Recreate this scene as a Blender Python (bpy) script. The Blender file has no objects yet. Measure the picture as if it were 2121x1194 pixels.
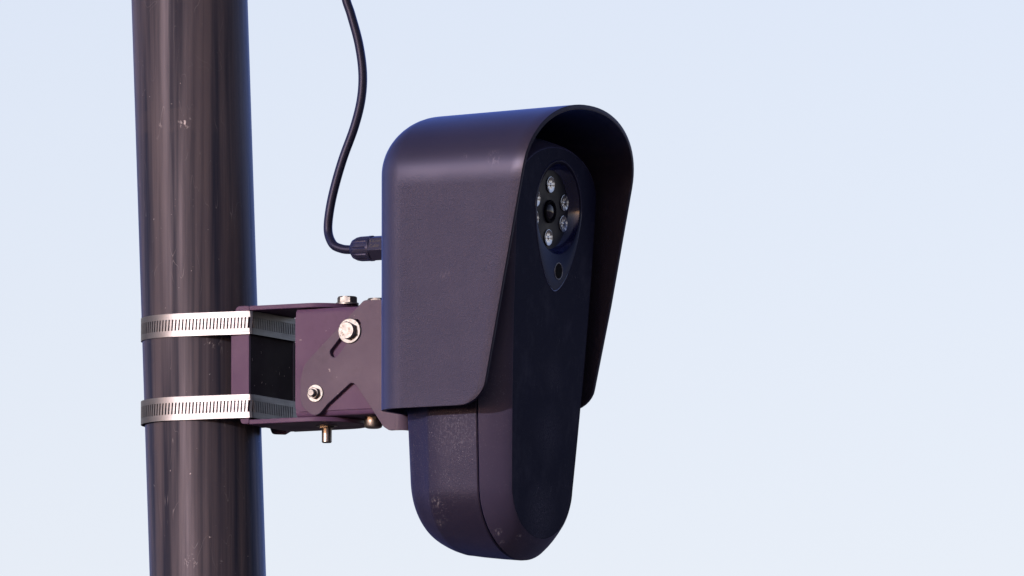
import bpy, bmesh, math, random
from mathutils import Vector, Matrix

# ------------------------------------------------------------------ camera, sky, sun, exposure
MM = 0.00025                       # drawing unit: a quarter of a millimetre
H0 = 3.0                           # height of the bracket centre above the ground (m)
SC = bpy.context.scene
COL = SC.collection
R = math.radians
ELEV = R(5.5)                      # the photographer looks slightly up
DIST = 16.0

cam_d = bpy.data.cameras.new("camera")
cam = bpy.data.objects.new("camera", cam_d)
COL.objects.link(cam)
aim = Vector((643.9 * MM, 0.0, H0 + 153.7 * MM))
cam.location = aim - Vector((0, math.cos(ELEV), math.sin(ELEV))) * DIST
cam.rotation_euler = (R(90) + ELEV, 0, 0)
cam_d.sensor_width = 36
cam_d.lens = 36 * DIST / (2121 * MM)
cam_d.clip_start = 0.1
cam_d.clip_end = 5000
SC.camera = cam

SUN_EL = R(10.5)
SUN_AZ = R(-43)                    # left of the direction that looks back at the photographer
sun_dir = Vector((math.sin(SUN_AZ) * math.cos(SUN_EL), -math.cos(SUN_AZ) * math.cos(SUN_EL), math.sin(SUN_EL)))
world = bpy.data.worlds.new("World")
SC.world = world
world.use_nodes = True
wn = world.node_tree
bg = wn.nodes["Background"]
sky = wn.nodes.new("ShaderNodeTexSky")
sky.sky_type = 'NISHITA'
sky.sun_disc = False
sky.sun_elevation = SUN_EL
sky.sun_rotation = math.atan2(sun_dir.x, sun_dir.y)
sky.altitude = 600
sky.air_density = 0.65
sky.dust_density = 1.8
sky.ozone_density = 2.0
tint = wn.nodes.new("ShaderNodeMix")          # the photograph's white balance
tint.data_type = 'RGBA'
tint.blend_type = 'MULTIPLY'
tint.inputs[0].default_value = 1
tint.inputs[7].default_value = (1.49, .965, .765, 1)
wn.links.new(sky.outputs[0], tint.inputs[6])
wn.links.new(tint.outputs[2], bg.inputs[0])
bg.inputs[1].default_value = 0.136
sd = bpy.data.lights.new("sun", 'SUN')
sd.energy = 2.2
sd.angle = R(0.5)
sd.color = (1.0, 0.90, 0.90)
sun = bpy.data.objects.new("sun", sd)
COL.objects.link(sun)
sun.rotation_euler = sun_dir.to_track_quat('Z', 'Y').to_euler()
SC.view_settings.view_transform = 'Standard'
SC.view_settings.look = 'None'
SC.view_settings.gamma = 1
SC.view_settings.exposure = 0.85

# ------------------------------------------------------------------ materials
class NT:
    def __init__(self, name):
        self.m = bpy.data.materials.new(name)
        self.m.use_nodes = True
        self.t = self.m.node_tree
        self.b = self.t.nodes["Principled BSDF"]
        self.co = self.t.nodes.new("ShaderNodeTexCoord").outputs["Object"]
        self.bump_in = None
    def n(self, kind, **kw):
        x = self.t.nodes.new(kind)
        for k, v in kw.items():
            setattr(x, k, v)
        return x
    def link(self, a, b):
        self.t.links.new(a, b)
    def set(self, **kw):
        for k, v in kw.items():
            self.b.inputs[k.replace('_', ' ')].default_value = v
    def coords(self, sx, sy, sz, loc=(0, 0, 0)):
        mp = self.n("ShaderNodeMapping")
        mp.inputs["Scale"].default_value = (sx, sy, sz)
        mp.inputs["Location"].default_value = loc
        self.link(self.co, mp.inputs[0])
        return mp.outputs[0]
    def noise(self, scale, detail=3, rough=.5, co=None, dist=0):
        x = self.n("ShaderNodeTexNoise")
        x.inputs["Scale"].default_value = scale
        x.inputs["Detail"].default_value = detail
        x.inputs["Roughness"].default_value = rough
        x.inputs["Distortion"].default_value = dist
        self.link(co if co is not None else self.co, x.inputs["Vector"])
        return x.outputs[0]
    def ramp(self, src, a, b, va=0.0, vb=1.0):
        x = self.n("ShaderNodeMapRange")
        x.inputs[1].default_value = a
        x.inputs[2].default_value = b
        x.inputs[3].default_value = va
        x.inputs[4].default_value = vb
        self.link(src, x.inputs[0])
        return x.outputs[0]
    def math(self, op, a, b=None):
        x = self.n("ShaderNodeMath", operation=op)
        for i, v in enumerate((a, b)):
            if v is None:
                continue
            if isinstance(v, (int, float)):
                x.inputs[i].default_value = v
            else:
                self.link(v, x.inputs[i])
        return x.outputs[0]
    def lines(self, co, width=.006, scale=1, dist=0.0, detail=1):
        """thin contour lines of a noise field: hairline scratches"""
        f = self.noise(scale, detail, .5, co, dist)
        d = self.math('ABSOLUTE', self.math('SUBTRACT', f, .5))
        return self.ramp(d, 0, width, 1, 0)
    def scuffs(self, spots, fine=900, lo=.50, hi=.60):
        """worn spots: (x, y, z, radius, strength) in drawing units, broken up by noise"""
        tot = None
        brk = self.ramp(self.noise(fine, 3, .7, self.coords(1, 1, .5)), lo, hi)
        for x, y, z, r, st in spots:
            d = self.n("ShaderNodeVectorMath", operation='DISTANCE')
            self.link(self.co, d.inputs[0])
            d.inputs[1].default_value = (x * MM, y * MM, z * MM)
            f = self.math('MULTIPLY', self.math('MULTIPLY', self.ramp(d.outputs["Value"], r * MM, r * MM * .2), brk), st)
            tot = f if tot is None else self.math('MAXIMUM', tot, f)
        return tot
    def mix(self, fac, a, b):
        x = self.n("ShaderNodeMix", data_type='RGBA')
        if isinstance(fac, (int, float)):
            x.inputs[0].default_value = fac
        else:
            self.link(fac, x.inputs[0])
        for i, v in ((6, a), (7, b)):
            if isinstance(v, tuple):
                x.inputs[i].default_value = (*v, 1)
            else:
                self.link(v, x.inputs[i])
        return x.outputs[2]
    def color(self, src):
        self.link(src, self.b.inputs["Base Color"])
    def rough(self, src):
        self.link(src, self.b.inputs["Roughness"])
    def bump(self, src, dist, strength=1.0):
        x = self.n("ShaderNodeBump")
        x.inputs["Strength"].default_value = strength
        x.inputs["Distance"].default_value = dist
        self.link(src, x.inputs["Height"])
        if self.bump_in is not None:
            self.link(self.bump_in, x.inputs["Normal"])
        self.bump_in = x.outputs[0]
        self.link(self.bump_in, self.b.inputs["Normal"])

    def rim(self, amount, tint=(.13, .27, 1.0), rough=.42, power=2.2):
        """blue of reflected sky, painted in as a tinted gloss towards grazing angles"""
        lw = self.n("ShaderNodeLayerWeight")
        lw.inputs["Blend"].default_value = .5
        if self.bump_in is not None:
            self.link(self.bump_in, lw.inputs["Normal"])
        f = self.math('MULTIPLY', self.math('POWER', lw.outputs["Facing"], power), amount)
        gl_ = self.n("ShaderNodeBsdfAnisotropic")
        gl_.inputs["Color"].default_value = (*tint, 1)
        gl_.inputs["Roughness"].default_value = rough
        if self.bump_in is not None:
            self.link(self.bump_in, gl_.inputs["Normal"])
        mx = self.n("ShaderNodeMixShader")
        self.link(f, mx.inputs[0])
        self.link(self.b.outputs[0], mx.inputs[1])
        self.link(gl_.outputs[0], mx.inputs[2])
        self.link(mx.outputs[0], self.t.nodes["Material Output"].inputs[0])

M = {}
def plastic(name, base, dusty, rough, grain, grain_d, spec=.5, dust=.35, dr=0.5, sky_sheen=.5, zone=None, worn=None):
    k = NT(name)
    k.set(Specular_IOR_Level=spec, Diffuse_Roughness=dr, Specular_Tint=(.76, .74, 1.0, 1))
    big = k.noise(28, 4, .6)
    base_c = k.mix(k.ramp(big, .35, .7), base, tuple(c * 1.2 for c in base))
    sp = k.noise(1500, 2, .6)
    mask = k.noise(22, 3, .6, k.coords(1, 1, .6, (3, 1, 2)))
    speck = k.math('MULTIPLY', k.ramp(sp, .62, .70), k.ramp(mask, .42, .62))
    hair = k.math('MULTIPLY', k.lines(k.coords(1, 1, .25), .004, 140, 2.0), k.ramp(k.noise(60, 2), .60, .68))
    if zone == "front":             # wiped, scuffed face: hairlines and a dusty film instead of specks
        h2 = k.math('MULTIPLY', k.lines(k.coords(1, 1, .3, (2, 3, 1)), .006, 220, 1.5), k.ramp(k.noise(38, 3), .55, .68))
        film = k.math('MULTIPLY', k.ramp(k.noise(55, 5, .7, k.coords(1, 1, .7, (4, 4, 1))), .50, .75), .22)
        speck = k.math('MAXIMUM', k.math('MULTIPLY', speck, .25), k.math('MAXIMUM', h2, film))
    d = k.math('MULTIPLY', k.math('MAXIMUM', speck, hair), dust)
    if worn:
        d = k.math('MAXIMUM', d, k.scuffs(worn, 2400, .42, .70) if zone == 'front' else k.scuffs(worn))
    k.color(k.mix(d, base_c, dusty))
    k.rough(k.ramp(k.noise(45, 4, .6), .3, .7, rough - .025, rough + .03))
    if zone == "hood":              # only the flat flanks carry the moulded grain, the rolled edges are smooth
        sep = k.n("ShaderNodeSeparateXYZ")
        k.link(k.co, sep.inputs[0])
        flat = k.math('MULTIPLY', k.ramp(sep.outputs[2], 345 * MM, 316 * MM), k.ramp(sep.outputs[0], 560 * MM, 600 * MM))
        rg = k.ramp(k.noise(45, 4, .6), .3, .7, -.02, .03)
        k.rough(k.math('ADD', k.math('ADD', k.math('MULTIPLY', flat, .17), rough), rg))
        v = k.math('MULTIPLY', k.noise(grain, 2, .6, None, .6), flat)
        k.bump(v, grain_d)
    elif grain:
        v = k.noise(grain, 2, .6, None, .6)
        k.bump(v, grain_d)
    k.bump(k.noise(14, 2), .0004, .12)
    if sky_sheen:
        k.rim(sky_sheen, (.20, .36, 1.0) if zone == "hood" else (.13, .27, 1.0))
    M[name] = k.m
    return k

plastic("shroud_plastic", (.0145, .0115, .0175), (.11, .10, .12), .39, 1700, .00023, .23, .12, .5, .88, "hood", [(814, -238, 366, 22, .5), (745, -238, 372, 10, .5), (700, -239, 130, 16, .35)])
plastic("hood_edge", (.013, .0105, .020), (.11, .10, .12), .45, 0, 0, .12, .12, .5, .08)
plastic("housing_plastic", (.011, .0095, .019), (.17, .17, .20), .44, 1900, .00012, .13, .55, .5, .42, None, [(632, -150, -383, 22, 1.0), (640, -158, -330, 14, .7), (600, -130, -398, 14, .8), (700, -186, -215, 20, .7), (690, -186, -190, 70, .16)])
plastic("cover_plastic", (.030, .026, .052), (.15, .15, .20), .46, 2600, .00003, .34, .5, .9, .18, None, [(757, -112, -396, 12, 1.6), (775, -60, -400, 9, 1.6), (750, -85, -410, 8, 1.2)])
plastic("front_plastic", (.005, .004, .010), (.12, .12, .17), .36, 2600, .00002, .01, .6, .5, .05, "front", [(793, 10, -345, 80, .5), (802, 25, -180, 70, .35), (805, 35, -60, 50, .25), (800, 5, -392, 40, .5)])
plastic("gland_plastic", (.012, .012, .022), (.13, .13, .13), .40, 0, 0, .25, .2, .5, .5)
plastic("cable_rubber", (.006, .0065, .015), (.13, .13, .13), .42, 2200, .00003, .18, .2, .5, .5)

def smooth_black(name, base, rough, spec, rim=0):
    k = NT(name)
    k.set(Specular_IOR_Level=spec)
    k.color(k.mix(k.ramp(k.noise(60, 3), .4, .7), base, tuple(c * 1.3 for c in base)))
    k.rough(k.ramp(k.noise(80, 3), .3, .7, rough * .8, rough * 1.2))
    if rim:
        k.rim(rim, rough=rough)
    M[name] = k.m
smooth_black("panel_gloss", (.005, .004, .012), .20, .02, .07)
smooth_black("cup_gloss", (.008, .009, .040), .16, .7, .45)
smooth_black("bezel_gloss", (.060, .062, .10), .25, .8)
smooth_black("lens_board", (.006, .006, .014), .45, .2)
smooth_black("dark_void", (.003, .003, .006), .6, .02)

def paint(name, c0, c1, spec):
    k = NT(name)
    k.set(Specular_IOR_Level=spec, Diffuse_Roughness=.6)
    base = k.mix(k.ramp(k.noise(40, 4, .65), .35, .7), c0, c1)
    smudge = k.math('MULTIPLY', k.ramp(k.noise(75, 5, .7, k.coords(1, 1, 1, (7, 2, 4))), .55, .72), .4)
    base = k.mix(smudge, base, tuple(c * .6 for c in c0))
    speck = k.math('MULTIPLY', k.ramp(k.noise(420, 2), .73, .76), .6)
    k.color(k.mix(speck, base, (.30, .27, .29)))
    k.rough(k.ramp(k.noise(60, 3), .3, .7, .42, .54))
    k.bump(k.noise(1800, 2), .00004)
    M[name] = k.m
paint("bracket_paint", (.066, .039, .084), (.080, .050, .098), .08)
paint("plate_paint", (.064, .050, .082), (.076, .060, .094), .10)
paint("dark_bracket", (.012, .007, .017), (.016, .010, .022), .02)  # near-black variant of the bracket colour, for channel web and saddle

def steel(name, base, rough, sx, sy, sz):
    k = NT(name)
    k.set(Metallic=1.0)
    st = k.noise(1, 3, .6, k.coords(sx, sy, sz))
    k.color(k.mix(k.ramp(k.noise(70, 4, .65), .45, .75), base, tuple(c * .72 for c in base)))
    k.rough(k.ramp(st, .3, .7, rough - .06, rough + .08))
    M[name] = k.m
steel("band_steel", (.180, .186, .205), .47, 60, 60, 2600)
steel("bolt_steel", (.185, .19, .195), .50, 500, 500, 500)
steel("bronze_steel", (.24, .225, .215), .35, 500, 500, 500)
k = NT("stamp_ink"); k.set(Base_Color=(.16, .12, .07, 1), Roughness=.7); M["stamp_ink"] = k.m
k = NT("mould_mark"); k.set(Base_Color=(.02, .018, .024, 1), Roughness=.6); M["mould_mark"] = k.m

# black paint of the pole
k = NT("pole_paint")
k.set(Specular_IOR_Level=.50, Diffuse_Roughness=1.0, Specular_Tint=(.82, .79, 1.0, 1))
refl_streak = k.noise(1, 4, .6, k.coords(120, 120, 2.0))  # brown and navy streaks: reflected stripes painted into the pole's colour
cloud = k.noise(34, 4, .6, k.coords(1, 1, .35))
base = k.mix(k.ramp(refl_streak, .40, .62), (.010, .012, .022), (.034, .028, .032))
base = k.mix(k.math('MULTIPLY', k.ramp(cloud, .45, .7), .45), base, (.012, .012, .022))
sep = k.n("ShaderNodeSeparateXYZ")               # rubbed patch where tape was pulled off
k.link(k.co, sep.inputs[0])
zz = k.math('ADD', sep.outputs[2], k.math('MULTIPLY', k.noise(60, 4, .7), .006))
patch = k.math('MULTIPLY', k.math('MULTIPLY', k.ramp(zz, .1195, .1215), k.ramp(zz, .1325, .1315)),
               k.math('MULTIPLY', k.ramp(k.math('ADD', sep.outputs[0], k.math('MULTIPLY', k.noise(200, 3), .012)), .016, .002), k.ramp(sep.outputs[1], 0, -.004)))
base = k.mix(k.math('MULTIPLY', patch, .4), base, (.030, .026, .032))
scr = k.math('MULTIPLY', k.lines(k.coords(1, 1, .16), .0035, 95, 1.2), k.ramp(k.noise(42, 3), .50, .62))
scr2 = k.math('MULTIPLY', k.lines(k.coords(1, 1, 1), .003, 60, .4), k.ramp(k.noise(30, 3, .5, k.coords(1, 1, 1, (5, 5, 5))), .60, .66))
dots = k.ramp(k.noise(520, 2), .765, .785)
wear = k.math('MAXIMUM', k.math('MULTIPLY', k.math('MAXIMUM', scr, k.math('MULTIPLY', scr2, .4)), .20), k.math('MULTIPLY', dots, .5))
nick = k.scuffs([(-33, -116, 487, 16, 1.2), (-80, -90, 484, 14, .6), (24, -118, 36, 22, .6), (-20, -119, -425, 18, .6), (40, -112, -430, 10, 1.0)], 700, .56, .62)
k.color(k.mix(k.math('MAXIMUM', wear, nick), base, (.40, .38, .40)))
k.rough(k.ramp(k.noise(1, 4, .6, k.coords(160, 160, 9)), .3, .7, .54, .66))
k.link(k.ramp(refl_streak, .40, .62, .16, .58), k.b.inputs['Specular IOR Level'])
k.bump(k.noise(1500, 2), .00003)
k.bump(k.noise(1, 2, .5, k.coords(70, 70, 2.5)), .0006, .5)
k.bump(scr, .00006, .5)
k.rim(.38, (.14, .27, .80), rough=.22, power=3.4)
M["pole_paint"] = k.m

k = NT("reflector"); k.set(Metallic=1.0, Base_Color=(.44, .45, .50, 1), Roughness=.22)
M["reflector"] = k.m
k = NT("clear_lens"); k.set(Transmission_Weight=1.0, Roughness=.05, IOR=1.45, Base_Color=(.95, .96, .98, 1)); M["clear_lens"] = k.m
k = NT("lens_glass"); k.set(Base_Color=(.012, .010, .022, 1), Roughness=.08, Specular_IOR_Level=.4, Coat_Weight=.15, Coat_Roughness=.03); M["lens_glass"] = k.m

k = NT("dry_ground")
k.color(k.mix(k.ramp(k.noise(.6, 5, .6), .35, .7), (.15, .145, .145), (.11, .11, .105)))
k.set(Roughness=.95, Specular_IOR_Level=.2)
k.bump(k.noise(9, 5, .65), .05)
M["dry_ground"] = k.m

# ------------------------------------------------------------------ builders
def tag(o, label=None, cat=None, group=None, kind=None):
    for a, v in (("label", label), ("category", cat), ("group", group), ("kind", kind)):
        if v:
            o[a] = v
    return o

def thing(name, label, cat, loc, rot=(0, 0, 0), group=None):
    o = bpy.data.objects.new(name, None)
    o.empty_display_size = .02
    o.location = loc
    o.rotation_euler = rot
    COL.objects.link(o)
    return tag(o, label, cat, group)

def finish(name, bm, mat, parent, smooth=40, recalc=True, sc=MM):
    if recalc:
        bmesh.ops.recalc_face_normals(bm, faces=bm.faces)
    if sc != 1:
        bmesh.ops.scale(bm, vec=(sc, sc, sc), verts=bm.verts)
    me = bpy.data.meshes.new(name)
    bm.to_mesh(me)
    bm.free()
    me.materials.append(M[mat])
    if smooth:
        for p in me.polygons:
            p.use_smooth = True
        me.set_sharp_from_angle(angle=R(smooth))
    o = bpy.data.objects.new(name, me)
    COL.objects.link(o)
    if parent:
        o.parent = parent
    return o

def bevel_mod(o, w, seg=2, ang=40):
    b = o.modifiers.new("edge", 'BEVEL')
    b.width = w * MM
    b.segments = seg
    b.limit_method = 'ANGLE'
    b.angle_limit = R(ang)
    b.harden_normals = False
    return o

def apply_mods(o, ang=35):
    dg = bpy.context.evaluated_depsgraph_get()
    me = bpy.data.meshes.new_from_object(o.evaluated_get(dg))
    o.modifiers.clear()
    me.name = o.name
    o.data = me
    for p in me.polygons:
        p.use_smooth = True
    me.set_sharp_from_angle(angle=R(ang))
    return o

def loft(bm, loops, closed=True, cap0=False, cap1=False):
    vs = [[bm.verts.new(p) for p in lp] for lp in loops]
    m = len(loops[0])
    for a, b in zip(vs, vs[1:]):
        for i in range(m if closed else m - 1):
            j = (i + 1) % m
            bm.faces.new((a[i], a[j], b[j], b[i]))
    if cap0:
        bm.faces.new(vs[0])
    if cap1:
        bm.faces.new(vs[-1])
    return vs

def lathe(bm, origin, axis, prof, seg=40, xdir=None, cap=True):
    """prof: (distance along axis, radius)"""
    ax = Vector(axis).normalized()
    x = Vector(xdir) if xdir else ax.orthogonal()
    x = (x - ax * x.dot(ax)).normalized()
    y = ax.cross(x)
    o = Vector(origin)
    loops = [[o + ax * d + (x * math.cos(2 * math.pi * i / seg) + y * math.sin(2 * math.pi * i / seg)) * r for i in range(seg)] for d, r in prof]
    loft(bm, loops, True, cap, cap)

def round_poly(pts, seg=6):
    """pts: (x, y, radius) -> rounded outline"""
    out = []
    n = len(pts)
    for i, p in enumerate(pts):
        x, y = p[0], p[1]
        r = p[2] if len(p) > 2 else 0
        c = Vector((x, y))
        if r <= 0:
            out.append(c)
            continue
        a = Vector(pts[i - 1][:2]) - c
        b = Vector(pts[(i + 1) % n][:2]) - c
        half = a.angle(b) / 2
        d = min(r / math.tan(half), a.length * .49, b.length * .49)
        rr = d * math.tan(half)
        cen = c + (a.normalized() + b.normalized()).normalized() * (rr / math.sin(half))
        p0 = c + a.normalized() * d - cen
        p1 = c + b.normalized() * d - cen
        a0 = math.atan2(p0.y, p0.x)
        da = math.atan2(p1.y, p1.x) - a0
        da = (da + math.pi) % (2 * math.pi) - math.pi
        for k_ in range(seg + 1):
            th = a0 + da * k_ / seg
            out.append(cen + Vector((math.cos(th), math.sin(th))) * rr)
    return out

def circle_pts(x, y, r, seg=28):
    return [Vector((x + r * math.cos(2 * math.pi * i / seg), y + r * math.sin(2 * math.pi * i / seg))) for i in range(seg)]

def slot_pts(x0, y0, x1, y1, r, seg=10):
    a = math.atan2(y1 - y0, x1 - x0)
    out = []
    for i in range(seg + 1):
        th = a + math.pi / 2 + math.pi * i / seg
        out.append(Vector((x0 + r * math.cos(th), y0 + r * math.sin(th))))
    for i in range(seg + 1):
        th = a - math.pi / 2 + math.pi * i / seg
        out.append(Vector((x1 + r * math.cos(th), y1 + r * math.sin(th))))
    return out

def curve_mesh(cu):
    o = bpy.data.objects.new("tmp", cu)
    COL.objects.link(o)
    dg = bpy.context.evaluated_depsgraph_get()
    me = bpy.data.meshes.new_from_object(o.evaluated_get(dg))
    bpy.data.objects.remove(o)
    bm = bmesh.new()
    bm.from_mesh(me)
    bpy.data.meshes.remove(me)
    bpy.data.curves.remove(cu)
    return bm

def sheet_bm(outline, holes, w0, w1, mapping, bevel=1.0):
    """sheet metal: a flat outline with holes between levels w0 and w1; mapping(x, y, w) -> local point"""
    cu = bpy.data.curves.new("sheet", 'CURVE')
    cu.dimensions = '2D'
    cu.fill_mode = 'BOTH'
    th = abs(w1 - w0)
    cu.extrude = th / 2 - bevel
    cu.bevel_depth = bevel
    cu.bevel_resolution = 1
    cu.offset = -bevel
    for lp in [outline] + holes:
        sp = cu.splines.new('POLY')
        sp.points.add(len(lp) - 1)
        for p, q in zip(sp.points, lp):
            p.co = (q[0], q[1], 0, 1)
        sp.use_cyclic_u = True
    bm = curve_mesh(cu)
    mid = (w0 + w1) / 2
    for v in bm.verts:
        v.co = mapping(v.co.x, v.co.y, v.co.z + mid)
    bmesh.ops.remove_doubles(bm, verts=bm.verts, dist=.01)
    return bm

NZ = lambda x, y, w: Vector((x, w, y))      # sheet in the n-z plane, thickness along t
NTt = lambda x, y, w: Vector((x, y, w))     # sheet in the n-t plane, thickness along z
TZ = lambda x, y, w: Vector((w, x, y))      # sheet in the t-z plane, thickness along n

def text_bm(body, size, depth):
    cu = bpy.data.curves.new("text", 'FONT')
    cu.body = body
    cu.size = size
    cu.extrude = depth
    cu.align_x = 'CENTER'
    cu.align_y = 'CENTER'
    return curve_mesh(cu)

def tube(bm, pts, r, seg=20):
    loops = []
    nrm = None
    for i, p in enumerate(pts):
        d = (pts[min(i + 1, len(pts) - 1)] - pts[max(i - 1, 0)]).normalized()
        if nrm is None:
            nrm = d.orthogonal().normalized()
        nrm = (nrm - d * nrm.dot(d)).normalized()
        b = d.cross(nrm)
        loops.append([p + (nrm * math.cos(2 * math.pi * k_ / seg) + b * math.sin(2 * math.pi * k_ / seg)) * r for k_ in range(seg)])
    loft(bm, loops, True, True, True)

def catmull(pts, sub=10):
    out = []
    P = [pts[0] * 2 - pts[1]] + pts + [pts[-1] * 2 - pts[-2]]
    for i in range(1, len(P) - 2):
        a, b, c, d = P[i - 1:i + 3]
        for j in range(sub):
            t = j / sub
            out.append(.5 * (2 * b + (c - a) * t + (2 * a - 5 * b + 4 * c - d) * t * t + (3 * b - a - 3 * c + d) * t ** 3))
    out.append(pts[-1])
    return out

# ------------------------------------------------------------------ ground (far below the picture)
bm = bmesh.new()
bmesh.ops.create_grid(bm, x_segments=1, y_segments=1, size=2500)
g = finish("ground", bm, "dry_ground", None, 0, True, 1)
g["kind"] = "structure"

ORG = Vector((0, 0, H0))
YAW = (0, 0, R(-28))               # the mount points right and towards the photographer

# ------------------------------------------------------------------ pole
POLE_R = 120.5
lean = R(-1.87)
pole_top, pole_bot = 2600, -H0 / MM
ax = Vector((math.sin(lean), 0, math.cos(lean)))
pole = None
bm = bmesh.new()
SEG = 128
base_pt = ax * (pole_bot / ax.z)
loops = []
for i in range(41):
    z = pole_bot + (pole_top - pole_bot) * i / 40
    c = ax * (z / ax.z)
    loops.append([c + Vector((math.cos(2 * math.pi * j / SEG) * POLE_R, math.sin(2 * math.pi * j / SEG) * POLE_R, 0)) for j in range(SEG)])
loft(bm, loops, True, True, True)
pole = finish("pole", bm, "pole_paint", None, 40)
pole.location = ORG
tag(pole, "tall round black painted steel pole, scuffed, carrying the camera", "pole")

# ------------------------------------------------------------------ hose clamps
def clamp_path():
    """plan outline (n, t) of the strap: round the pole and over the two corners of the channel"""
    rr = POLE_R + 1.6
    C = [Vector((168, -97)), Vector((168, 97))]
    cr = 5.0
    # tangent from circle (0, rr) to the corner circle (C, cr), near side
    c = C[0]
    d = c.length
    base_a = math.atan2(c.y, c.x)
    off = math.acos((rr - cr) / d)
    a_near = base_a - off              # direction of both tangent points
    pts = []
    a0 = a_near
    a1 = -a_near - 2 * math.pi         # mirrored tangent on the far side, going round the back
    N = 90
    for i in range(N + 1):
        a = a1 + (a0 - a1) * i / N
        pts.append(Vector((math.cos(a) * rr, math.sin(a) * rr)))
    for i in range(7):
        a = a_near + (0 - a_near) * i / 6
        pts.append(c + Vector((math.cos(a), math.sin(a))) * cr)
    for i in range(7):
        a = 0 + (-a_near) * i / 6
        pts.append(C[1] + Vector((math.cos(a), math.sin(a))) * cr)
    pts.append(pts[0].copy())
    return pts

def resample(pts, step):
    out = [pts[0].copy()]
    acc = 0.0
    L = [0]
    for a, b in zip(pts, pts[1:]):
        L.append(L[-1] + (b - a).length)
    n = round(L[-1] / step)
    st = L[-1] / n
    res = []
    def at(s):
        s = s % L[-1]
        for i in range(len(pts) - 1):
            if L[i + 1] >= s:
                f = (s - L[i]) / max(1e-9, L[i + 1] - L[i])
                return pts[i].lerp(pts[i + 1], f)
        return pts[-1]
    return at, n, st

def hose_clamp(z0, z1, label, skip_from=None):
    t = thing("hose_clamp", label, "hose clamp", ORG, YAW, "slotted steel clamp bands on the pole")
    path = clamp_path()
    at0, n, st = resample(path, 7.7)
    run = sum((b_ - a_).length for a_, b_ in zip(path[:94], path[1:95]))    # to the middle of the near corner
    at = lambda s_: at0(s_ + run - st * .32)
    bm = bmesh.new()
    za, zb = z0 + 12.2, z1 - 12.2
    cols = []
    def col(s, sh):
        r = []
        for z, q in ((z0, 0), (za, -sh), (zb, sh), (z1, 0)):
            p = at(s + q)
            r.append(bm.verts.new((p.x, p.y, z)))
        return r
    for i in range(n):
        cols.append((col(i * st, .9), col(i * st + st * .58, .9)))
    for i in range(n):
        a, b = cols[i]
        c = cols[(i + 1) % n][0]
        for k_ in range(3):
            bm.faces.new((a[k_], b[k_], b[k_ + 1], a[k_ + 1]))
        p = at((i + .8) * st)
        solid = (p.x < 10 and p.y > 60) or (skip_from is not None and p.x > 160 and p.y > skip_from)
        for k_ in ((0, 1, 2) if solid else (0, 2)):
            bm.faces.new((b[k_], c[k_], c[k_ + 1], b[k_ + 1]))
    o = finish("band", bm, "band_steel", t, 30)
    so = o.modifiers.new("thickness", 'SOLIDIFY')
    so.thickness = 2.6 * MM
    so.offset = 1
    apply_mods(o, 30)
    # worm screw housing on the far side of the pole
    zc = (z0 + z1) / 2
    bm = bmesh.new()
    th = R(116)
    spin = Matrix.Rotation(th, 3, 'Z')
    ol = round_poly([(122, -34, 3), (148, -26, 8), (148, 26, 8), (122, 34, 3)])
    bm2 = sheet_bm(ol, [], z0 - 2, z1 + 2, lambda x, y, w: spin @ Vector((x, y, w)), 1.5)
    finish("screw_housing", bm2, "band_steel", t, 40)
    bm.free()
    bm = bmesh.new()
    lathe(bm, spin @ Vector((136, 0, zc)), spin @ Vector((0, 1, 0)), [(-52, 9), (38, 9), (38, 14), (48, 14), (50, 12)], 6)
    finish("clamp_screw", bm, "bolt_steel", t, 30)
    return t
hose_clamp(42, 89.5, "upper slotted stainless steel clamp band strapping the bracket to the pole")
hose_clamp(-131.5, -83, "lower slotted stainless steel clamp band strapping the bracket to the pole", 78)

# ------------------------------------------------------------------ mounting bracket
mb = thing("mounting_bracket", "purple-brown painted steel swivel bracket bolted between pole and camera", "bracket", ORG, YAW)
bp = "bracket_paint"

def part(name, bm, mat, parent=mb, smooth=14):
    return finish(name, bm, mat, parent, smooth)

part("channel_web", sheet_bm(round_poly([(-92, -135.4), (92, -135.4), (92, -82.6, 0), (104.5, -82.6, 0), (104.5, 41.6, 0), (92, 41.6, 0), (92, 91.3), (-92, 91.3)]), [], 158, 166, TZ), "dark_bracket")
fl = round_poly([(124.5, -128, 4), (146, -132, 0), (148, -143, 8), (166.5, -144, 4), (166.5, 101, 4), (136, 101, 11), (133, 84, 2), (124.5, 80, 4)])
part("side_flange", sheet_bm(fl, [], -99, -91, NZ), bp)
fl2 = round_poly([(104, -128, 4), (112, -134, 0), (118, -148, 8), (146, -150, 8), (166.5, -140, 4), (166.5, 101, 4), (136, 101, 11), (133, 84, 2), (124.5, 80, 4)])
part("side_flange", sheet_bm(fl2, [], 91, 99, NZ), bp)
sad = [Vector((POLE_R * math.cos(a), POLE_R * math.sin(a))) for a in [R(-28 + 56 * i / 16) for i in range(17)]]
sad = [p + Vector((1.5, 0)) for p in sad] + [Vector((157, 60)), Vector((157, -60))]
part("pole_saddle", sheet_bm(sad, [], -78, 36, NTt), "dark_bracket")

def tongue(a, n0, n_tip, hole_list):
    out = [Vector((159, -a + 8)), Vector((167.5, -a + 8)), Vector((167.5, -a)), Vector((n0, -a))]
    for i in range(1, 30):
        th = -math.pi / 2 + math.pi * i / 30
        out.append(Vector((n0 + (n_tip - n0) * math.cos(th), a * math.sin(th))))
    out += [Vector((n0, a)), Vector((167.5, a)), Vector((167.5, a - 8)), Vector((159, a - 8))]
    return out
part("top_plate", sheet_bm(tongue(99, 300, 376, []), [], 91.5, 100.5, NTt, 1.5), bp)
part("bottom_plate", sheet_bm(tongue(99, 300, 376, []), [], -145, -135.5, NTt, 1.5), bp)

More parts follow.
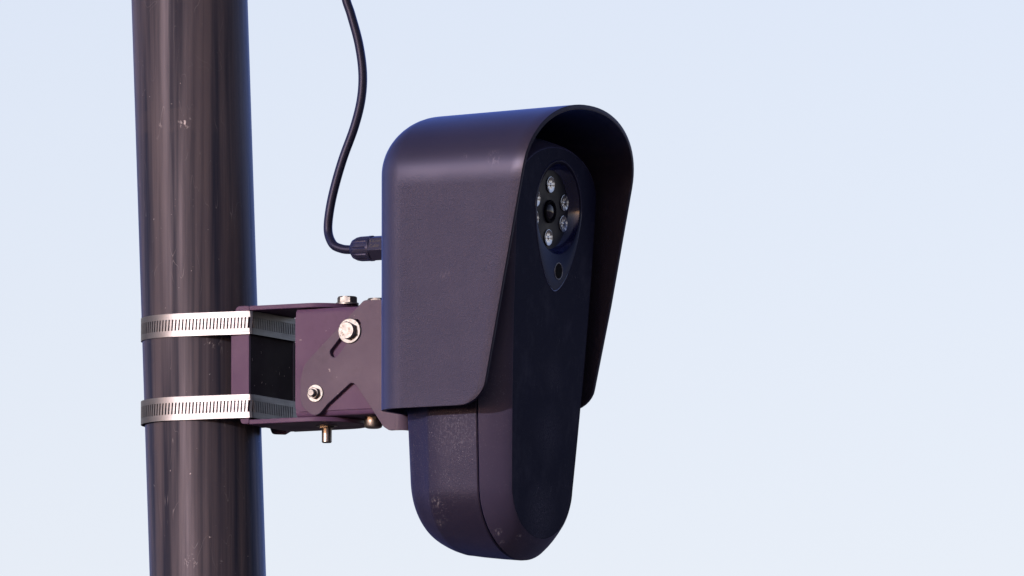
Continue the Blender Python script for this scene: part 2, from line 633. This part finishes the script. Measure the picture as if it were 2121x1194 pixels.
# swivel box: U of sheet steel lying between the two tongues
bx = bmesh.new()
prof = round_poly([(30, 90, 0), (-88.5, 90, 10), (-88.5, -134, 10), (30, -134, 0)], 8)   # (t, z)
inner = round_poly([(30, 82, 0), (-80.5, 82, 4), (-80.5, -126, 4), (30, -126, 0)], 8)
def notch(tt, z):
    # bend relief: the flanges begin a little further out than the face
    return 271
L0 = [Vector((notch(p.x, p.y), p.x, p.y)) for p in prof] + [Vector((notch(p.x, p.y), p.x, p.y)) for p in reversed(inner)]
L1 = [Vector((486, p.y, p.z)) for p in L0]
loft(bx, [L0, L1], True, True, True)
box = bevel_mod(part("swivel_box", bx, bp), 1.2, 2, 30)
# raised face of the box with notched corners
fc = round_poly([(271, -116, 2), (276, -119, 3), (281, -124, 3), (486, -124, 0), (486, 80, 0), (281, 80, 3), (276, 76, 3), (271, 73, 2)])
part("face_plate", sheet_bm(fc, [], -91.5, -87, NZ), bp)

# tilt yoke: plate with the arc slot, bent round to the web behind the camera
pl = round_poly([(512, 98, 0), (438, 100, 14), (298, -27, 40), (289, -60, 20), (289, -112, 34), (326, -140, 34), (352, -112, 16),
                 (409, -68, 13), (420, -75, 11), (484, -164, 6), (497, -172, 10), (512, -172, 0)], 8)
plate = part("tilt_plate", sheet_bm(pl, [slot_pts(369, -5, 420, 51, 10.5)], -103, -94.5, NZ, 1.0), "plate_paint")
yo = bmesh.new()
def yoke_loop(off):
    pts = []
    rr = 24 - off
    for i in range(9):
        a = R(-90 + 90 * i / 8)
        pts.append(Vector((512 + rr * math.cos(a), -103 + 24 + rr * math.sin(a))))
    for i in range(9):
        a = R(90 * i / 8)
        pts.append(Vector((512 + rr * math.cos(a), 103 - 24 + rr * math.sin(a))))
    return pts
oo, ii = yoke_loop(0), yoke_loop(8.5)
ring = oo + list(reversed(ii))
loft(yo, [[Vector((p.x, p.y, z)) for p in ring] for z in (-172, 98)], True, True, True)
part("yoke_web", yo, "plate_paint")
part("tilt_plate", sheet_bm(pl, [slot_pts(369, -5, 420, 51, 10.5)], 94.5, 103, NZ, 1.0), "plate_paint")

def bolt(name, origin, axis, r_hex, h, washer_r, washer_h, mat="bolt_steel", rot=0.0, shank=None, up=(0, 0, 1)):
    """hexagon head on a washer, standing on a surface"""
    ax_ = Vector(axis).normalized()
    x = Vector(up)
    if abs(x.dot(ax_)) > .9:
        x = Vector((1, 0, 0))
    x = (x - ax_ * x.dot(ax_)).normalized()
    x = Matrix.Rotation(rot, 3, ax_) @ x
    b = bmesh.new()
    # hexagon prism with a turned chamfer at the top: 48-gon whose radius is limited by the hexagon
    loops = []
    af = r_hex * math.cos(math.pi / 6)
    S = 48
    y = ax_.cross(x)
    def lp(d, lim):
        out = []
        for i in range(S):
            th = 2 * math.pi * i / S
            m_ = (th + math.pi / 6) % (math.pi / 3) - math.pi / 6
            hx = af / math.cos(((th) % (math.pi / 3)) - math.pi / 6)
            rr = min(hx, lim)
            out.append(Vector(origin) + ax_ * d + (x * math.cos(th) + y * math.sin(th)) * rr)
        return out
    loft(b, [lp(washer_h, 99), lp(washer_h + h * .82, 99), lp(washer_h + h, af * 1.0), lp(washer_h + h, af * .9)], True, True, True)
    o = part(name, b, mat, mb, 25)
    if washer_r:
        w = bmesh.new()
        lathe(w, origin, axis, [(-.5, washer_r), (washer_h * .75, washer_r), (washer_h, washer_r - 1)], 48)
        part("washer", w, mat, o, 30)
    if shank:
        s_ = bmesh.new()
        lathe(s_, origin, axis, [(washer_h, shank[0]), (washer_h + shank[1] - 2, shank[0]), (washer_h + shank[1], shank[0] - 1.8)], 32)
        part("shank", s_, mat, o, 30)
    return o

nb = bolt("bolt", (406, -103, 37.5), (0, -1, 0), 19, 14, 26, 4, rot=R(4))
# stamping on the head of the upper tilt bolt
def stamp(body, size, n_, z_, ang, parent, tface):
    b = text_bm(body, size, .25)
    rot = Matrix.Rotation(ang, 3, 'Z')
    for v in b.verts:
        p = rot @ v.co
        v.co = Vector((n_ + p.x, tface - p.z, z_ + p.y))
    return finish("lettering", b, "stamp_ink", parent, 0)
stamp("THE", 8.5, 413.5, 36.5, R(90), nb, -121)
arc = "A2-70"
for i, ch in enumerate(arc):
    a = R(232 - 26 * i)
    stamp(ch, 7.5, 406 + 11 * math.cos(a), 37.5 + 11 * math.sin(a), a + R(-90), nb, -121)
bolt("bolt", (325, -103, -88), (0, -1, 0), 12.5, 9, 18.5, 2.5, rot=R(10), shank=(8.2, 19))
bolt("bolt", (362, -34, 100.5), (0, 0, 1), 21, 13, 24, 3, rot=R(14))
bolt("bolt", (455, -78, 90), (0, 0, 1), 20, 15, 0, 0, rot=R(20))
b = bmesh.new()
lathe(b, (303, -5, 100.5), (0, 0, 1), [(0, 17), (2.5, 17), (4.5, 13)], 32)
part("rivet", b, bp)
nt = bolt("nut", (296, 0, -145), (0, 0, -1), 17, 4, 22, 2, mat="bronze_steel", shank=(10.5, 34))
b = bmesh.new()
lathe(b, (416, -20, -134), (0, 0, -1), [(-4, 18), (6, 18), (6, 19.5), (18, 19.5), (22, 17.5), (24, 12)], 12)
part("nut", b, "bronze_steel", mb, 30)

# ------------------------------------------------------------------ security camera
scam = thing("security_camera", "black teardrop shaped surveillance camera with deep sun hood and ring of white lamps", "camera", ORG, YAW)
T0 = 9.0

def outline(hwt, hwb, zst, ht, zsb, hb, p=2.0, t0=T0, na=20, ns=10):
    """closed teardrop outline: arch on top, straight flanks, arch at the bottom -> (t, z)"""
    pts = []
    def arc_(hw, z0, h, sgn, p=p):
        r = []
        for i in range(2 * na + 1):
            th = -math.pi / 2 + math.pi * i / (2 * na)      # -90 .. 90
            s_, c_ = math.sin(th), math.cos(th)
            r.append((math.copysign(abs(s_) ** (2 / p), s_) * hw, z0 + sgn * abs(c_) ** (2 / p) * h))
        return r
    top = arc_(hwt, zst, ht, 1)
    bot = list(reversed(arc_(hwb, zsb, hb, -1, p - .04)))
    pts += top
    for i in range(1, ns):
        f = i / ns
        pts.append((hwt + (hwb - hwt) * f ** 1.7, zst + (zsb - zst) * f))
    pts += bot
    for i in range(1, ns):
        f = i / ns
        pts.append((-(hwt + (hwb - hwt) * (1 - f) ** 1.7), zsb + (zst - zsb) * f))
    return [(t0 + a, z) for a, z in pts]

def L3(n0, k_, ol):
    return [Vector((n0 + k_ * z, t_, z)) for t_, z in ol]

# rear housing: section by section from the back plate to the seam
bm = bmesh.new()
secs = [(537, 114, 100, 300, 90, -256, 92), (538.5, 124, 110, 300, 96, -262, 98), (548, 140, 128, 302, 108, -276, 106),
        (566, 155, 142, 304, 118, -288, 115), (596, 172, 159, 304, 126, -294, 125), (622, 189, 175, 305, 130, -298, 129.5),
        (628, 191, 177, 305, 131, -298, 130), (660, 193, 178, 305, 132, -299, 134), (700, 194, 178.5, 305, 132, -300, 138),
        (738, 195, 178.5, 305, 132, -300, 142), (740.5, 193, 177, 305, 130, -300, 140)]
fine = [secs[0], secs[1]]
for i in range(1, 5):                   # smooth the rounded back between the sections
    p0, p1, p2, p3 = secs[max(1, i - 1)], secs[i], secs[i + 1], secs[min(5, i + 2)]
    for j in range(1, 6):
        f = j / 5
        fine.append(tuple(.5 * (2 * b_ + (c_ - a_) * f + (2 * a_ - 5 * b_ + 4 * c_ - d_) * f * f + (3 * b_ - a_ - 3 * c_ + d_) * f ** 3)
                          for a_, b_, c_, d_ in zip(p0, p1, p2, p3)))
secs = fine + secs[6:]
def rear_loop(s_):
    n_ = s_[0]
    back = max(0.0, 1 - (n_ - 537) / 95)                  # the back leans in towards the foot
    return [Vector((n_ + max(0.0, -z) * .034 * back, t_, z)) for t_, z in outline(*s_[1:], p=2.04 + .34 * back)]
loft(bm, [rear_loop(s_) for s_ in secs], True, True, True)
rear = finish("rear_housing", bm, "housing_plastic", scam, 22)

# front cover: draft from the seam to the flat front
PN, PK = 812.0, .058
bm = bmesh.new()
def pan(d):                        # the flat front outline, inset by d
    return outline(173 - d, 135 - d, 310, 98 - d, -292, 110 - d)
def ring_c(cx, cz, ref, r):
    """points round (cx, cz) at the angles of the outline ref"""
    out = []
    for t_, z in ref:
        a = math.atan2(z - cz, t_ - cx)
        out.append((cx + r * math.cos(a), cz + r * math.sin(a)))
    return out
RC = (18.0, 281.0)                 # centre of the lens opening
def tear(ref, d):
    """teardrop inset: round at the lens, drawn down to a point"""
    base = []
    for i in range(361):
        a = 2 * math.pi * i / 360
        x, z = math.cos(a), math.sin(a)
        if z >= -.12:
            base.append((a, 104 - d))
        else:
            f = (-.12 - z) / .88
            # flank falls from the circle to a blunt tip 172 below
            hw = math.cos(a)
            base.append((a, None))
    out = []
    for t_, z in ref:
        a = math.atan2(z - RC[1], t_ - RC[0])
        c_, s_ = math.cos(a), math.sin(a)
        if s_ >= 0:
            r = 102 - d
        else:
            # superellipse-like drop: half width 102, depth 172
            p_ = 1.62
            r = 1 / ((abs(c_) / (102 - d)) ** p_ + (abs(s_) / (171 - d * 1.4)) ** p_) ** (1 / p_)
        out.append((RC[0] + r * c_, RC[1] + r * s_))
    return out

# uniform angular outline is needed for the inner loops: resample the flat front by angle
def by_angle(poly, cx, cz, N=180):
    res = []
    M_ = len(poly)
    for i in range(N):
        a = 2 * math.pi * (i + .5) / N
        d = (math.cos(a), math.sin(a))
        best = None
        for j in range(M_):
            x1, z1 = poly[j][0] - cx, poly[j][1] - cz
            x2, z2 = poly[(j + 1) % M_][0] - cx, poly[(j + 1) % M_][1] - cz
            den = d[0] * (z2 - z1) - d[1] * (x2 - x1)
            if abs(den) < 1e-9:
                continue
            r = (x1 * (z2 - z1) - z1 * (x2 - x1)) / den
            u = (x1 * d[1] - z1 * d[0]) / den
            if r > 0 and -1e-6 <= u <= 1 + 1e-6:
                if best is None or r > best:
                    best = r
        res.append((cx + d[0] * best, cz + d[1] * best))
    return res

seam0 = outline(193, 177, 305, 130, -300, 140)
seam1 = outline(195, 178.5, 305, 132, -300, 142)
loops = [L3(743, 0, seam0), L3(744.5, 0, seam1)]
for f in (.25, .5, .75, .93):
    def lerp(a, b):
        return a + (b - a) * f
    bul = math.sin(f * math.pi) * 3.5
    o1 = outline(lerp(195, 175) + bul * .6, lerp(178.5, 137) + bul * .6, lerp(305, 310), lerp(132, 100) + bul, lerp(-300, -292), lerp(142, 112) + bul)
    loops.append([Vector((lerp(744.5, PN - 1.5 + PK * z), t_, z)) for t_, z in o1])
loops.append(L3(PN - 1.2, PK, pan(.4)))
loops.append(L3(PN, PK, pan(2.5)))
vs = loft(bm, loops, True, True, False)
cover = finish("front_cover", bm, "cover_plastic", scam, 22)
# flat front as angular rings
bm = bmesh.new()
front_ref = by_angle(pan(2.5), RC[0], RC[1])
A = [bm.verts.new(v) for v in L3(PN, PK, front_ref)]
Bv = [bm.verts.new(v) for v in L3(PN, PK, tear(front_ref, 0))]
Cv = [bm.verts.new(v) for v in L3(PN - 2.2, PK, tear(front_ref, 1.2))]
N_ = len(A)
for i in range(N_):
    j = (i + 1) % N_
    bm.faces.new((A[i], A[j], Bv[j], Bv[i]))
    bm.faces.new((Bv[i], Bv[j], Cv[j], Cv[i]))
finish("front_plate", bm, "front_plastic", scam, 22)

# teardrop lens panel set into the front, with the lens opening
bm = bmesh.new()
RO = 94.0
ref = front_ref
lp = [L3(PN - 2.0, PK, tear(ref, 1.6)), L3(PN + .3, PK, tear(ref, 2.6)), L3(PN + .3, PK, ring_c(*RC, ref, RO + 1)),
      L3(PN - .8, PK, ring_c(*RC, ref, RO - 1.5))]
loft(bm, lp, True, False, False)
panel = finish("lens_panel", bm, "panel_gloss", scam, 25)
bm = bmesh.new()
loft(bm, [L3(PN - .6, PK, tear(ref, .2)), L3(PN + .5, PK, tear(ref, .5)), L3(PN + .9, PK, tear(ref, 1.1)), L3(PN + .5, PK, tear(ref, 1.8)), L3(PN - .2, PK, tear(ref, 2.4))], True)
finish("panel_rim", bm, "cup_gloss", panel, 60)
bm = bmesh.new()
lp = [L3(PN - .8, PK, ring_c(*RC, ref, RO - 1.5)), L3(PN - 8, PK, ring_c(*RC, ref, RO - 4)), L3(PN - 16, PK, ring_c(*RC, ref, RO - 8)), L3(PN - 21, PK, ring_c(*RC, ref, RO - 13))]
loft(bm, lp, True, False, False)
finish("lens_cup", bm, "cup_gloss", panel, 40)
bm = bmesh.new()
loft(bm, [L3(PN - 21, PK, ring_c(*RC, ref, RO - 13)), L3(PN - 21.5, PK, ring_c(*RC, ref, 3))], True, False, True)
finish("lamp_board", bm, "lens_board", panel, 40)

BN = PN - 21
def on_board(t_, z, d=0.0):
    return Vector((BN + PK * z + d, t_, z))
face_ax = Vector((1, 0, -PK)).normalized()
LEDS = [(-3, 55), (61, 23), (61, -20), (-1, -54), (-65, -20), (-63, 21)]
for dx, dz in LEDS:
    c = on_board(RC[0] + dx, RC[1] - 4 + dz, .6)
    b = bmesh.new()
    S = 32
    # scalloped reflector bowl behind a clear dome
    x = Vector((0, 1, 0))
    y = face_ax.cross(x)
    loops = []
    for d, r in ((1.4, 17.0), (1.6, 16.0), (.6, 12), (.3, 8), (.6, 4.0), (1.6, 2.4), (2.0, 1.0)):
        loops.append([c + face_ax * (d + (.28 if (q % 4 < 2 and 6 < r < 18) else 0)) + (x * math.cos(2 * math.pi * q / S) + y * math.sin(2 * math.pi * q / S)) * r for q in range(S)])
    loft(b, loops, True, False, True)
    led = finish("lamp", b, "reflector", panel, 20)

# main lens: barrel, bezel and glass
b = bmesh.new()
lathe(b, on_board(RC[0], RC[1] - 4), face_ax, [(0, 24), (3, 24), (4, 23), (4, 19), (1.5, 17), (1.5, 4)], 48)
finish("lens_barrel", b, "dark_void", panel, 30)
b = bmesh.new()
lathe(b, on_board(RC[0], RC[1] - 4), face_ax, [(1.8, 16), (3.6, 14.5), (5.4, 10.5), (6.4, 6), (6.8, 2)], 40)
finish("lens", b, "lens_glass", panel, 60)
# small sensor window near the tip of the teardrop
b = bmesh.new()
sc_ = Vector((PN + PK * 154 + .3, 31, 154))
lathe(b, sc_, face_ax, [(-.5, 18.5), (.8, 18), (1.2, 17), (.8, 16), (-.2, 15.2)], 40, None, False)
finish("sensor_bezel", b, "bezel_gloss", panel, 50)
b = bmesh.new()
lathe(b, sc_, face_ax, [(.05, 15.8), (.3, 14), (.3, 2)], 40)
finish("sensor_window", b, "dark_void", panel, 40)

# sun hood
bm = bmesh.new()
HW, ZS, HH, PP, ZB = 242.0, 342.0, 148.0, 2.15, -141.0
TC = 3.0
def hood_arch(d, n):
    """open arch from the near bottom over the top to the far bottom, inset by d"""
    pts = []
    hw = HW - d
    h = HH - d * 1.15
    zs_f = [ZB + (ZB * 0 + (-82 - ZB)) * (1 - math.cos(math.pi / 2 * i / 9)) for i in range(10)]
    zs_f += [-82 + (ZS + 82) * i / 14 for i in range(1, 15)]
    side = [(-hw, z) for z in zs_f]
    top = []
    for i in range(1, 40):
        th = -math.pi / 2 + math.pi * i / 40
        s_, c_ = math.sin(th), math.cos(th)
        zz = ZS + abs(c_) ** (2 / PP) * h
        zz -= (900 - n) * .030 * (zz - ZS) / HH
        top.append((math.copysign(abs(s_) ** (2 / PP), s_) * hw, zz))
    far = [(hw, z) for z in reversed(zs_f)]
    return [(TC + a, z) for a, z in side + top + far]
def n_front(z):
    n = 812 + .2 * z
    if z < -82:
        n = min(n, 732 + 63 * math.sqrt(max(0, 1 - ((z + 82) / 59) ** 2)))
    return n
loops = []
RB = 66.0
for d_extra in (150, 110, 80):
    loops.append([Vector((592 - RB, t_, z)) for t_, z in hood_arch(d_extra, 530)])
for i in range(0, 13):
    ph = math.pi / 2 * (1 - i / 12)
    n = 592 - RB * math.sin(ph)
    loops.append([Vector((n, t_, z)) for t_, z in hood_arch(RB * (1 - math.cos(ph)), n)])
for i in range(1, 11):
    f = i / 10
    lp = []
    for t_, z in hood_arch(0, 592):
        n = 592 + (n_front(z) - 592) * f
        lp.append((n, t_, z))
    lp2 = []
    for n, t_, z in lp:
        if z > ZS:
            base_z = ZS + (z - ZS) / (1 - (900 - 592) * .030 / HH)
            z = base_z - (900 - n) * .030 * (base_z - ZS) / HH
        lp2.append(Vector((n, t_, z)))
    loops.append(lp2)
loft(bm, loops, False)
for v in bm.verts:                  # the hood hangs slightly askew: its far flank ends a little higher
    if v.co.z < 100 and v.co.y > 0:
        v.co.z += 26 * (100 - v.co.z) / 241
bmesh.ops.recalc_face_normals(bm, faces=bm.faces)
# outward check: the near flank must face -t
for f in bm.faces:
    c = f.calc_center_median()
    if abs(c.y - (TC - HW)) < 1 and 600 < c.x < 700:
        if f.normal.y > 0:
            bmesh.ops.reverse_faces(bm, faces=bm.faces)
        break
hood = finish("sun_hood", bm, "shroud_plastic", scam, 40, False)
so = hood.modifiers.new("thickness", 'SOLIDIFY')
so.thickness = 10 * MM
so.offset = -1
so.material_offset_rim = 1
hood.data.materials.append(M["hood_edge"])
bevel_mod(hood, 1.6, 2, 50)
apply_mods(hood, 32)

# cable gland at the back of the camera
GZ, GT = 211.0, -60.0
b = bmesh.new()
S = 72
loops = []
for n, r in ((389, 10), (389, 15), (393, 20), (402, 24.2), (410, 25.6), (430, 26), (431, 26.4), (437, 26.4), (437, 20)):
    lp = []
    for i in range(S):
        th = 2 * math.pi * i / S
        rr = r
        if 400 <= n <= 430 and (i % 6) == 0:
            rr = r - 1.6
        lp.append(Vector((n, GT + rr * math.cos(th), GZ + rr * math.sin(th))))
    loops.append(lp)
loft(b, loops, True, True, True)
gl = finish("cable_gland", b, "gland_plastic", scam, 28)
b = bmesh.new()
lathe(b, (436, GT, GZ), (1, 0, 0), [(0, 27.5), (94, 27.5), (94, 18), (102, 18)], 6, (0, -math.cos(R(47)), math.sin(R(47))))
bevel_mod(finish("gland_body", b, "gland_plastic", gl, 20), 1.5, 2, 30)
# moulded lettering on the flat that faces the viewer
for body, size, dz in (("4-8 mm", 8.2, 6.2), ("Cable", 9.5, -4.6)):
    b = text_bm(body, size, .2)
    tilt = R(17)
    for v in b.verts:
        p = Vector((v.co.x, v.co.y + dz, v.co.z))
        out_ = 23.95
        yy = p.y
        # flat's outward normal tilted in the t-z plane
        nn = Vector((0, -math.cos(tilt), math.sin(tilt)))
        up_ = Vector((0, math.sin(tilt), math.cos(tilt)))
        v.co = Vector((452 + p.x, GT, GZ)) + nn * (out_ + p.z) + up_ * yy
    finish("lettering", b, "mould_mark", gl, 0)

# ------------------------------------------------------------------ cable
cb = bmesh.new()
pts2 = [(250, 1100), (272, 960), (290, 820), (299.4, 741.4), (311.4, 701.2), (327.4, 640.9), (335.4, 580.6), (332.4, 525.4), (318.4, 468.1),
        (294.4, 401.8), (276.4, 339.5), (266.4, 289.2), (264.4, 251.1), (274.4, 223.9), (291.4, 213.9), (320, 211.8)]
gp = Vector((389 * math.cos(R(28)) + GT * math.sin(R(28)), -389 * math.sin(R(28)) + GT * math.cos(R(28)), GZ))
gdir = Vector((math.cos(R(28)), -math.sin(R(28)), 0))
P3 = [Vector((x, -200 + (x - 290) * -.25, z)) for x, z in pts2]
P3[-3] = Vector((P3[-3].x, gp.y + 24, P3[-3].z))
P3[-2] = Vector((P3[-2].x, gp.y + 13, P3[-2].z))
P3[-1] = gp + gdir * 6
P3.insert(-1, gp - gdir * 10)
tube(cb, catmull(P3, 10), 9.2, 24)
cable = finish("power_cable", cb, "cable_rubber", None, 60)
cable.location = ORG
tag(cable, "thin black cable curving down into the back of the camera", "cable")
